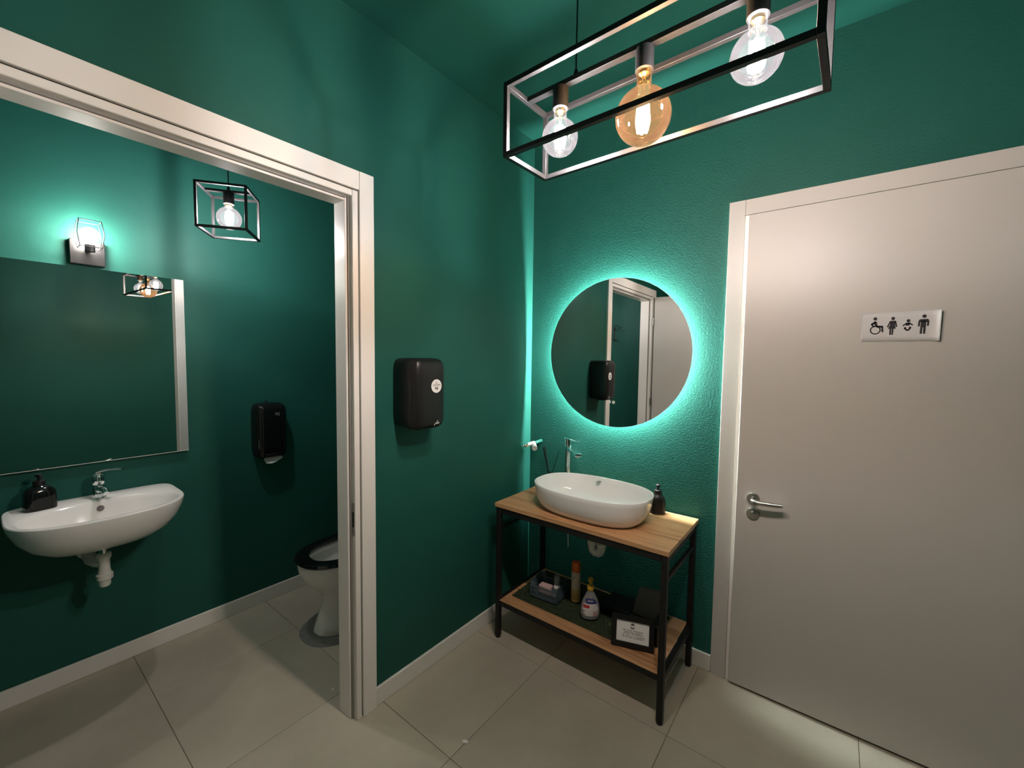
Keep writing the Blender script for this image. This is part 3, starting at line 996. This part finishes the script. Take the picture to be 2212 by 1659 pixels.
for tri in (((.43, .90), (.46, .85), (.44, .82)), ((.455, .835), (.49, .92), (.525, .835)), ((.55, .90), (.545, .82), (.515, .85)), ((.437, .835), (.55, .835), (.545, .805), (.442, .805)),
            ((.425, .755), (.445, .755), (.45, .70), (.435, .70)), ((.555, .755), (.535, .755), (.53, .70), (.545, .70)), ((.433, .70), (.548, .70), (.535, .66), (.448, .66)),
            ((.452, .66), (.472, .66), (.468, .625), (.458, .625)), ((.482, .66), (.502, .66), (.498, .63), (.488, .63)), ((.512, .66), (.532, .66), (.526, .615), (.518, .615))):
    lpoly(lg_, tri)
lg_.build('printed_emblem', 'ink', ppr)

# grey dustpan-like panel leaning behind the notice
M['grey_panel'] = simple('dark grey plastic panel', (0.085, 0.085, 0.075), rough=0.55)
gp = thing('grey_panel', 'dark grey plastic panel leaning behind the framed notice', 'panel', (-.25, -.84, SHZ + .001))
pts = [(-.772, .300), (-.782, .360), (-.792, .412), (-.796, .417), (-.892, .430), (-.900, .426), (-.903, .392), (-.893, .350), (-.878, .312), (-.862, .302), (-.830, .298)]
vs = []
for dxx in (0, .010):
    for y, z in pts:
        vs.append((-.262 + (z - .30) * .22 + dxx, y, z))
n = len(pts)
MB().add(vs, [tuple(range(n)), tuple(reversed(range(n, 2 * n)))] + [(i, (i + 1) % n, n + (i + 1) % n, n + i) for i in range(n)]).build('panel', 'grey_panel', gp, bevel=.002)
MB().box(-.296, -.235, -.900, -.765, SHZ + .001, .298).build('holder', 'plastic_black', gp, bevel=.004)

# black tray box behind the bottles
bx_ = thing('black_box', 'low black box on the shelf between soap bottle and notice', 'box', (-.15, -.66, ZM))
MB().box(-.215, -.085, -.735, -.600, ZM, ZM + .030).build('body', 'plastic_black', bx_, bevel=.004)
MB().box(-.218, -.082, -.738, -.597, ZM + .0305, ZM + .042).build('lid', 'plastic_black', bx_, bevel=.003)

# ------------------------------------------------------------------ hand dryer
hdx0, hdx1 = -1.003, -.828
hcx, hw = (hdx0 + hdx1) / 2, (hdx1 - hdx0) / 2
hz0, hz1 = 1.157, 1.455
dr = thing('hand_dryer', 'black wall mounted hand dryer with round white sticker', 'hand dryer', (hcx, 0, (hz0 + hz1) / 2))


def dryer_ring(y, grow, zlo, zhi, n=7.0):
    """outline in the xz plane at distance y from the wall"""
    c = (zlo + zhi) / 2
    hh = (zhi - zlo) / 2
    out = []
    for k in range(72):
        a, b = sup(grow, hh, n, k, 72)
        out.append((hcx + a, y, c + b))
    return out


prof = [(-.002, hw - .001, hz0 + .012, hz1 - .004), (-.004, hw, hz0 + .010, hz1 - .002), (-.060, hw, hz0 + .004, hz1), (-.100, hw * .985, hz0, hz1), (-.118, hw * .955, hz0 + .003, hz1 - .003), (-.130, hw * .90, hz0 + .010, hz1 - .009), (-.136, hw * .82, hz0 + .022, hz1 - .019), (-.139, hw * .70, hz0 + .040, hz1 - .036), (-.1405, hw * .45, hz0 + .075, hz1 - .08), (-.141, hw * .15, hz0 + .12, hz1 - .125)]
MB().rings([dryer_ring(*p) for p in prof]).build('housing', 'plastic_black', dr, smooth=True)
MB().box(hcx - .045, hcx + .045, -.105, -.045, hz0 - .001, hz0 + .004).build('air_outlet', 'dark', dr)
STX, STZ = -.889, 1.338
SY = -.1415
st = MB().lathe([(.030, 0), (.030, -.0008)], (STX, SY + .0012, STZ), 'y', 48).build('sticker', 'ink', dr)
MB().lathe([(.0282, 0), (.0282, -.0009)], (STX, SY + .0009, STZ), 'y', 48).build('sticker_face', 'paper', st)
text_mb('USAMI', .0150, (STX, SY - .0003, STZ - .0008), (1, 0, 0), (0, 0, 1), .0002).build('sticker_lettering', 'ink', st)
sk = MB()


def sqd(mb, x0, x1, z0, z1):
    mb.box(STX + x0, STX + x1, SY - .0004, SY - .0001, STZ + z0, STZ + z1)


for a in ((-.005, .005, .0175, .0187), (-.006, -.003, .0160, .0178), (.003, .006, .0160, .0178), (-.004, .004, .0110, .0125), (-.003, .003, .0100, .0112),
          (-.0085, -.0045, -.0135, -.0035), (-.0040, -.0005, -.0135, -.0062), (.0, .0035, -.0150, -.0050), (.0042, .0062, -.0150, -.0028), (.0066, .0082, -.0155, -.0032), (.0005, .0065, -.0215, -.0200)):
    sqd(sk, *a)
sk.build('sticker_drawing', 'ink_grey', st)
M['silver_print'] = simple('silver print', (0.55, 0.56, 0.54), rough=0.3)
lgm = MB()
lz, lx0 = 1.178, -.8995
for pts_ in (((0, -.006), (.003, -.006), (.006, .002), (.0035, .002)), ((.006, 0), (.010, 0), (.0125, .006), (.008, .006)), ((.0115, 0), (.0135, 0), (.016, .006), (.014, .006)), ((.0145, 0), (.0165, 0), (.0195, .008), (.0175, .008)), ((.0175, 0), (.0215, 0), (.024, .006), (.020, .006)), ((.0225, .0), (.0262, .0), (.029, .0062), (.0255, .0062)), ((.0130, .008), (.0200, .0125), (.0205, .0150), (.0170, .0140))):
    lgm.poly([(a, b) for a, b in pts_], (lx0, -.1376, lz), (1, 0, 0), (0, -0.12, 1), .0012)
lgm.build('emblem', 'silver_print', dr)

# ------------------------------------------------------------------ pictogram sign on the closed door
PSX = -.0304
ps = thing('pictogram_sign', 'white paper strip with four black restroom pictograms on the closed door', 'sign', (PSX, -1.632, 1.59))
PW, PH = .2085, .1065
PY0, PZ0 = -1.5275, 1.5365


def curl(a, b):
    e = max(0, (a - .88) / .12)
    return .0006 + .014 * e * e * (0.65 + .35 * b)


vs, fs = [], []
NU, NV = 40, 6
for i in range(NU + 1):
    for j in range(NV + 1):
        a, b = i / NU, j / NV
        sag = -.0035 * a * 0 + .004 * a * b * 0
        vs.append((PSX - curl(a, b), PY0 - a * PW, PZ0 + b * PH + .0))
for i in range(NU):
    for j in range(NV):
        k = i * (NV + 1) + j
        fs.append((k, k + NV + 1, k + NV + 2, k + 1))
pap = MB().add(vs, fs).build('paper_strip', 'sign_paper', ps, smooth=True)
md = pap.modifiers.new('solid', 'SOLIDIFY')
md.thickness = .0003
md.offset = 0


def S(x, y):
    return ((x - 215) / 1785 * PW, (1 - (y - 290) / 622) * PH)


PO = Vector((PSX - .0010, PY0, PZ0))
PU, PV = Vector((0, -1, 0)), Vector((0, 0, 1))


def ipoly(mb, pts):
    mb.poly([S(*p) for p in pts], PO, PU, PV, .0002)


def idisc(mb, x, y, rx, ry, n=20):
    ipoly(mb, [(x + rx * math.cos(2 * PI * k / n), y + ry * math.sin(2 * PI * k / n)) for k in range(n)])


def istroke(mb, pts, w):
    for (x0, y0), (x1, y1) in zip(pts, pts[1:]):
        l = math.hypot(x1 - x0, y1 - y0)
        nx, ny = -(y1 - y0) / l * w / 2, (x1 - x0) / l * w / 2
        ipoly(mb, [(x0 + nx, y0 + ny), (x0 - nx, y0 - ny), (x1 - nx, y1 - ny), (x1 + nx, y1 + ny)])
    for x, y in pts:
        idisc(mb, x, y, w / 2, w / 2, 12)


wc = MB()
idisc(wc, 540, 425, 46, 36)
ipoly(wc, [(475, 520), (550, 482), (585, 492), (598, 560), (600, 590), (540, 580), (530, 545)])
istroke(wc, [(460, 545), (515, 592)], 34)
istroke(wc, [(465, 540), (545, 495)], 40)
istroke(wc, [(590, 590), (715, 596), (725, 695)], 44)
NR = 32
for k in range(NR):
    a0, a1 = 2 * PI * k / NR, 2 * PI * (k + 1) / NR
    ipoly(wc, [(555 + 132 * math.cos(a0), 665 + 95 * math.sin(a0)), (555 + 132 * math.cos(a1), 665 + 95 * math.sin(a1)), (555 + 98 * math.cos(a1), 665 + 70 * math.sin(a1)), (555 + 98 * math.cos(a0), 665 + 70 * math.sin(a0))])
wc.build('wheelchair_symbol', 'ink', ps)
wm = MB()
idisc(wm, 958, 430, 45, 35)
ipoly(wm, [(900, 478), (1015, 478), (1010, 560), (1032, 645), (848, 645), (895, 560)])
istroke(wm, [(900, 495), (842, 598)], 34)
istroke(wm, [(1015, 495), (1045, 595)], 34)
ipoly(wm, [(888, 640), (931, 640), (931, 772), (888, 772)])
ipoly(wm, [(940, 640), (984, 640), (976, 772), (938, 772)])
wm.build('woman_symbol', 'ink', ps)
bb = MB()
idisc(bb, 1308, 488, 43, 33)
istroke(bb, [(1195, 585), (1262, 542), (1345, 542), (1400, 575)], 28)
ipoly(bb, [(1255, 535), (1350, 535), (1340, 588), (1250, 588)])
istroke(bb, [(1232, 640), (1272, 678), (1322, 678), (1362, 632)], 34)
idisc(bb, 1240, 638, 30, 20)
idisc(bb, 1352, 632, 30, 20)
bb.build('baby_symbol', 'ink', ps)
mn = MB()
idisc(mn, 1652, 405, 48, 36)
ipoly(mn, [(1560, 465), (1735, 462), (1760, 490), (1760, 520), (1530, 520), (1532, 490)])
ipoly(mn, [(1528, 510), (1572, 510), (1566, 610), (1518, 610)])
ipoly(mn, [(1718, 510), (1764, 510), (1758, 604), (1716, 604)])
ipoly(mn, [(1582, 500), (1702, 500), (1696, 630), (1578, 630)])
ipoly(mn, [(1576, 620), (1626, 620), (1620, 762), (1570, 762)])
ipoly(mn, [(1640, 620), (1696, 620), (1690, 762), (1644, 762)])
mn.build('man_symbol', 'ink', ps)

# ------------------------------------------------------------------ toilet room: sink
SKX = -1.765
RZ = .820
sk = thing('wall_hung_sink', 'white wall hung sink under the rectangular mirror', 'sink', (SKX, D, .68))
NS = 72
CYS = D - .205


def dring(a, bf, bb_, z, n=2.5, dy=0.0):
    out = []
    for k in range(NS):
        t = 2 * PI * k / NS
        c, s = math.cos(t), math.sin(t)
        x = a * math.copysign(abs(c) ** (2 / n), c)
        if s < 0:
            y = bf * -(abs(s) ** (2 / n))
        else:
            n2 = 7.0
            x = a * math.copysign(abs(c) ** (2 / n2), c)
            y = bb_ * (abs(s) ** (2 / n2))
        out.append((SKX + x, min(CYS + y + dy, D - .0005), z))
    return out


def iring(a, b, z, dy, n=2.3):
    out = []
    for k in range(NS):
        t = 2 * PI * k / NS
        c, s = math.cos(t), math.sin(t)
        out.append((SKX + a * math.copysign(abs(c) ** (2 / n), c), CYS + dy + b * math.copysign(abs(s) ** (2 / n), s), z))
    return out


A, BF, BB = .268, .226, .2045
o_r = [dring(.070, .045, .205, .652), dring(.120, .085, .205, .655), dring(.170, .130, .205, .672), dring(.212, .172, .205, .702), dring(.243, .203, .205, .742), dring(.262, .221, .205, .785), dring(A, BF, BB, .808), dring(A, BF, BB, .816), dring(A - .003, BF - .003, BB, .8195), dring(A - .010, BF - .010, BB - .005, RZ)]
i_r = [iring(.243, .150, RZ, -.058), iring(.239, .145, RZ - .003, -.058), iring(.230, .134, RZ - .020, -.058), iring(.205, .112, RZ - .070, -.055), iring(.150, .085, RZ - .108, -.050), iring(.080, .055, RZ - .120, -.045), iring(.020, .020, RZ - .122, -.04)]
MB().rings(o_r + i_r, True, True).build('basin', 'porcelain_grey', sk, smooth=True)
oc = Vector((SKX + .004, CYS - .058 + .1265, RZ - .032))
on = Vector((0, -.86, .5)).normalized()
MB().tube([oc - on * .004, oc + on * .0025], .0120, 24).build('overflow_hole', 'ink_grey', sk)
MB().lathe([(.016, .600), (.016, .658)], (SKX, CYS + .015, 0), 'z', 20).build('drain_tailpipe', 'chrome', sk, smooth=True)
MB().lathe([(.0, .463), (.016, .464), (.019, .470), (.020, .492), (.027, .496), (.0275, .516), (.022, .520), (.019, .540), (.019, .580), (.024, .586), (.0245, .604), (.018, .608)], (SKX, CYS + .015, 0), 'z', 24).build('bottle_trap', 'pvc', sk, smooth=True)
MB().tube([(SKX, CYS + .015, .560), (SKX - .020, CYS + .055, .560), (SKX - .030, CYS + .095, .563), (SKX - .032, D - .002, .575)], [.017, .019, .022, .022], 18).build('waste_pipe', 'pvc', sk, smooth=True)
MB().lathe([(.030, 0), (.033, -.004), (.033, -.012), (.026, -.020)], (SKX - .032, D, .575), 'y', 24).build('wall_collar', 'pvc', sk, smooth=True)

# sink tap
tx, ty = SKX + .008, D - .075
kt = thing('sink_tap', 'short chrome mixer tap on the wall hung sink', 'tap', (tx, ty, RZ))
MB().lathe([(.0245, 0), (.0245, .004), (.0225, .006), (.0225, .048), (.0195, .053), (.0185, .060)], (tx, ty, RZ), 'z', 30).build('body', 'chrome', kt, smooth=True)
MB().lathe([(.0165, .058), (.0215, .066), (.0225, .078), (.0215, .094), (.0185, .104), (.010, .110)], (tx, ty, RZ), 'z', 30).build('cartridge_dome', 'chrome', kt, smooth=True)
MB().tube([(tx, ty - .010, RZ + .040), (tx + .004, ty - .050, RZ + .048), (tx + .008, ty - .095, RZ + .050), (tx + .009, ty - .112, RZ + .040)], [.016, .0135, .0115, .0105], 18).build('spout', 'chrome', kt, smooth=True)
lv = MB()
rs = []
for a, w, z, t in ((-.014, .013, .104, .006), (.010, .0165, .117, .006), (.045, .0150, .126, .0045), (.085, .0125, .131, .0035), (.108, .0085, .1315, .0025)):
    dd = Vector((.62, -.78, 0)).normalized()
    nn = Vector((-dd.y, dd.x, 0))
    c = Vector((tx, ty, RZ + z)) + dd * a
    rs.append([c + nn * (w * math.cos(2 * PI * k / 16)) + Vector((0, 0, t * math.sin(2 * PI * k / 16))) for k in range(16)])
lv.rings(rs).build('lever', 'chrome', kt, smooth=True)

# rectangular mirror over the sink
tm_ = thing('wall_mirror', 'frameless rectangular mirror above the wall hung sink', 'mirror', (SKX, D, 1.4))
MB().box(-2.135, -1.4155, D - .024, D - .0005, .9715, 1.8265).build('glass_body', 'mirror_edge', tm_)
MB().add([(-2.135, D - .0245, .9715), (-1.4155, D - .0245, .9715), (-1.4155, D - .0245, 1.8265), (-2.135, D - .0245, 1.8265)], [(0, 1, 2, 3)]).build('mirror_glass', 'mirror', tm_)
MB().box(-2.135, -1.4150, D - .0262, D - .0005, .9690, .9712).build('bottom_edge_glint', 'label_white', tm_)  # pale colour paints the bright reflection along the polished bottom edge

# paper towel dispenser
px0, px1, pz0, pz1 = -1.118, -.955, .868, 1.186
pd = thing('towel_dispenser', 'glossy black paper towel dispenser with a white towel hanging out', 'towel dispenser', ((px0 + px1) / 2, D, 1.03))
pcx, pwx = (px0 + px1) / 2, (px1 - px0) / 2


def pring(y, w, z0, z1, n=6):
    c, hh = (z0 + z1) / 2, (z1 - z0) / 2
    return [(pcx + sup(w, hh, n, k, 56)[0], y, c + sup(w, hh, n, k, 56)[1]) for k in range(56)]


MB().rings([pring(D - .002, pwx, pz0, pz1), pring(D - .05, pwx, pz0, pz1), pring(D - .078, pwx * .97, pz0 + .004, pz1 - .004), pring(D - .090, pwx * .88, pz0 + .014, pz1 - .014), pring(D - .096, pwx * .72, pz0 + .035, pz1 - .035), pring(D - .098, pwx * .4, pz0 + .08, pz1 - .08)]).build('housing', 'gloss_black', pd, smooth=True)
MB().lathe([(.006, 0), (.006, .012), (.004, .016)], (pcx - .012, D - .03, pz1 - .002), 'z', 12).build('lock_pin', 'plastic_black', pd, smooth=True)
wlogo = MB()
M['grey_print'] = simple('pale grey print', (0.14, 0.14, 0.145), rough=0.4)
for a in ((-.012, .012, -.012, .002), (-.012, -.004, .005, .011), (.004, .012, .005, .011), (-.003, .003, .003, .008), (-.016, .016, -.0165, -.015)):
    wlogo.box(pcx + .022 + a[0], pcx + .022 + a[1], D - .0975, D - .0965, 1.122 + a[2], 1.122 + a[3])
wlogo.build('logo', 'grey_print', pd)
pt = MB()
rows = [(-.050, D - .060, .878), (-.047, D - .066, .858), (-.040, D - .078, .842)]
vs = []
for (hw_, y, z), (l, r) in zip(rows, ((-.046, .040), (-.046, .056), (-.040, .012))):
    vs += [(pcx + .006 + l, y, z), (pcx + .006 + (l + r) / 2, y - .004, z - .004), (pcx + .006 + r, y, z + .001)]
pt.add(vs, [(0, 1, 4, 3), (1, 2, 5, 4), (3, 4, 7, 6), (4, 5, 8, 7)])
ts = pt.build('paper_towel', 'paper', pd)
md = ts.modifiers.new('solid', 'SOLIDIFY')
md.thickness = .001

# toilet
TY = .622
tl = thing('toilet', 'white floor standing toilet with black seat behind the door post', 'toilet', (-.85, TY, 0))
NT = 56


def tring(x0, x1, hw_, z, n=2.3, back=3.5):
    """egg ring: front at x0, back at x1"""
    out = []
    cx = x0 + (x1 - x0) * .52
    for k in range(NT):
        t = 2 * PI * k / NT
        c, s = math.cos(t), math.sin(t)
        if c < 0:
            x = cx + (cx - x0) * -(abs(c) ** (2 / n))
            y = hw_ * math.copysign(abs(s) ** (2 / n), s)
        else:
            x = cx + (x1 - cx) * abs(c) ** (2 / back)
            y = hw_ * math.copysign(abs(s) ** (2 / back), s)
        out.append((x, TY + y, z))
    return out


RIM = .400
body = [tring(-1.030, -.600, .112, .004), tring(-1.034, -.600, .114, .012), tring(-1.018, -.600, .106, .06), tring(-.995, -.600, .096, .12), tring(-.985, -.600, .093, .17), tring(-1.000, -.600, .106, .215), tring(-1.045, -.595, .135, .262), tring(-1.082, -.590, .158, .305), tring(-1.100, -.585, .172, .350), tring(-1.106, -.580, .177, RIM - .008), tring(-1.102, -.582, .174, RIM)]
inn = [tring(-1.062, -.720, .135, RIM), tring(-1.058, -.725, .130, RIM - .01), tring(-1.075, -.715, .140, RIM - .03), tring(-1.040, -.730, .120, RIM - .09), tring(-.990, -.76, .085, RIM - .16), tring(-.940, -.80, .05, RIM - .20)]
MB().rings(body + inn, True, True).build('bowl', 'porcelain_grey', tl, smooth=True)
seat = [tring(-1.112, -.640, .182, RIM + .0035), tring(-1.118, -.636, .187, RIM + .010), tring(-1.112, -.638, .183, RIM + .022), tring(-1.098, -.646, .172, RIM + .028), tring(-1.060, -.700, .135, RIM + .026), tring(-1.046, -.712, .123, RIM + .018), tring(-1.048, -.710, .125, RIM + .006)]
MB().rings(seat + [seat[0]], False, False).build('seat', 'gloss_black', tl, smooth=True)
lidr = []
for xx in (0, .022):
    ring = []
    for k in range(NT):
        t = 2 * PI * k / NT
        a, b = sup(.185, .205, 2.6, k, NT)
        ring.append((-.612 + xx - (-(b)) * .10, TY + a, RIM + .030 + .215 + b))
    lidr.append(ring)
MB().rings(lidr).build('lid', 'gloss_black', tl, smooth=True)
MB().box(-.585, -.424, TY - .19, TY + .19, .44, .80).build('tank', 'porcelain_grey', tl, bevel=.02, seg=4)
MB().box(-.600, -.424, TY - .10, TY + .10, .0, .445).build('tank_support', 'porcelain_grey', tl, bevel=.02, seg=3)
for s in (-1, 1):
    MB().lathe([(.012, 0), (.012, .03)], (-.625, TY + s * .08, RIM + .002), 'z', 14).build('seat_hinge', 'chrome', tl, smooth=True)
M['floor_patch'] = simple('grey floor ring', (0.20, 0.20, 0.185), rough=0.75, var=0.12, vscale=25)
MB().rings([tring(-1.098, -.56, .190, .0006), tring(-1.096, -.56, .188, .0028)]).build('floor_ring', 'floor_patch', tl)  # thin grey egg-shaped ring lying on the tiles around the base

# coat hook on the toilet's end wall (seen in the round mirror)
ch_ = thing('coat_hook', 'black wire coat hook on the toilet end wall', 'hook', (TXL, .46, 1.74))
MB().box(TXL, TXL + .005, .485, .500, 1.67, 1.82).build('plate', 'metal_black', ch_, bevel=.002)
MB().tube([(TXL + .004, .492, 1.79), (TXL + .03, .475, 1.80), (TXL + .07, .435, 1.785), (TXL + .085, .395, 1.80), (TXL + .09, .365, 1.815)], .0032, 8).build('prong', 'metal_black', ch_, smooth=True)
MB().tube([(TXL + .004, .492, 1.80), (TXL + .03, .475, 1.84), (TXL + .05, .435, 1.835), (TXL + .06, .42, 1.80)], .0032, 8).build('prong', 'metal_black', ch_, smooth=True)
MB().tube([(TXL + .004, .492, 1.69), (TXL + .03, .465, 1.67), (TXL + .05, .435, 1.67), (TXL + .06, .425, 1.69)], .0032, 8).build('prong', 'metal_black', ch_, smooth=True)


# paper scraps on the floor
def scrap(label, x, y, s, rot):
    o = thing('paper_scrap', label, 'paper scrap', (x, y, .0006), (0, 0, rot))
    r = random.Random(int(s * 10000))
    vs = [(-s, -s * .4, 0), (s * .2, -s * .55, .001), (s, -s * .1, 0), (s * .8, s * .45, .002), (-.1 * s, s * .3, s * .35), (-s * .8, s * .4, .001)]
    sc_ = MB().add(vs + [(x_, y_, z_ + .002) for x_, y_, z_ in vs], [(0, 1, 2, 3, 4, 5), (11, 10, 9, 8, 7, 6)] + [(i, (i + 1) % 6, 6 + (i + 1) % 6, 6 + i) for i in range(6)])
    sc_.build('scrap', 'paper', o, world=False)


scrap('small white paper scrap on the floor tile joint before the vanity', -.985, -.412, .0125, math.radians(-70))
scrap('tiny white paper scrap on the floor beside the door post', -1.166, .214, .0075, math.radians(30))
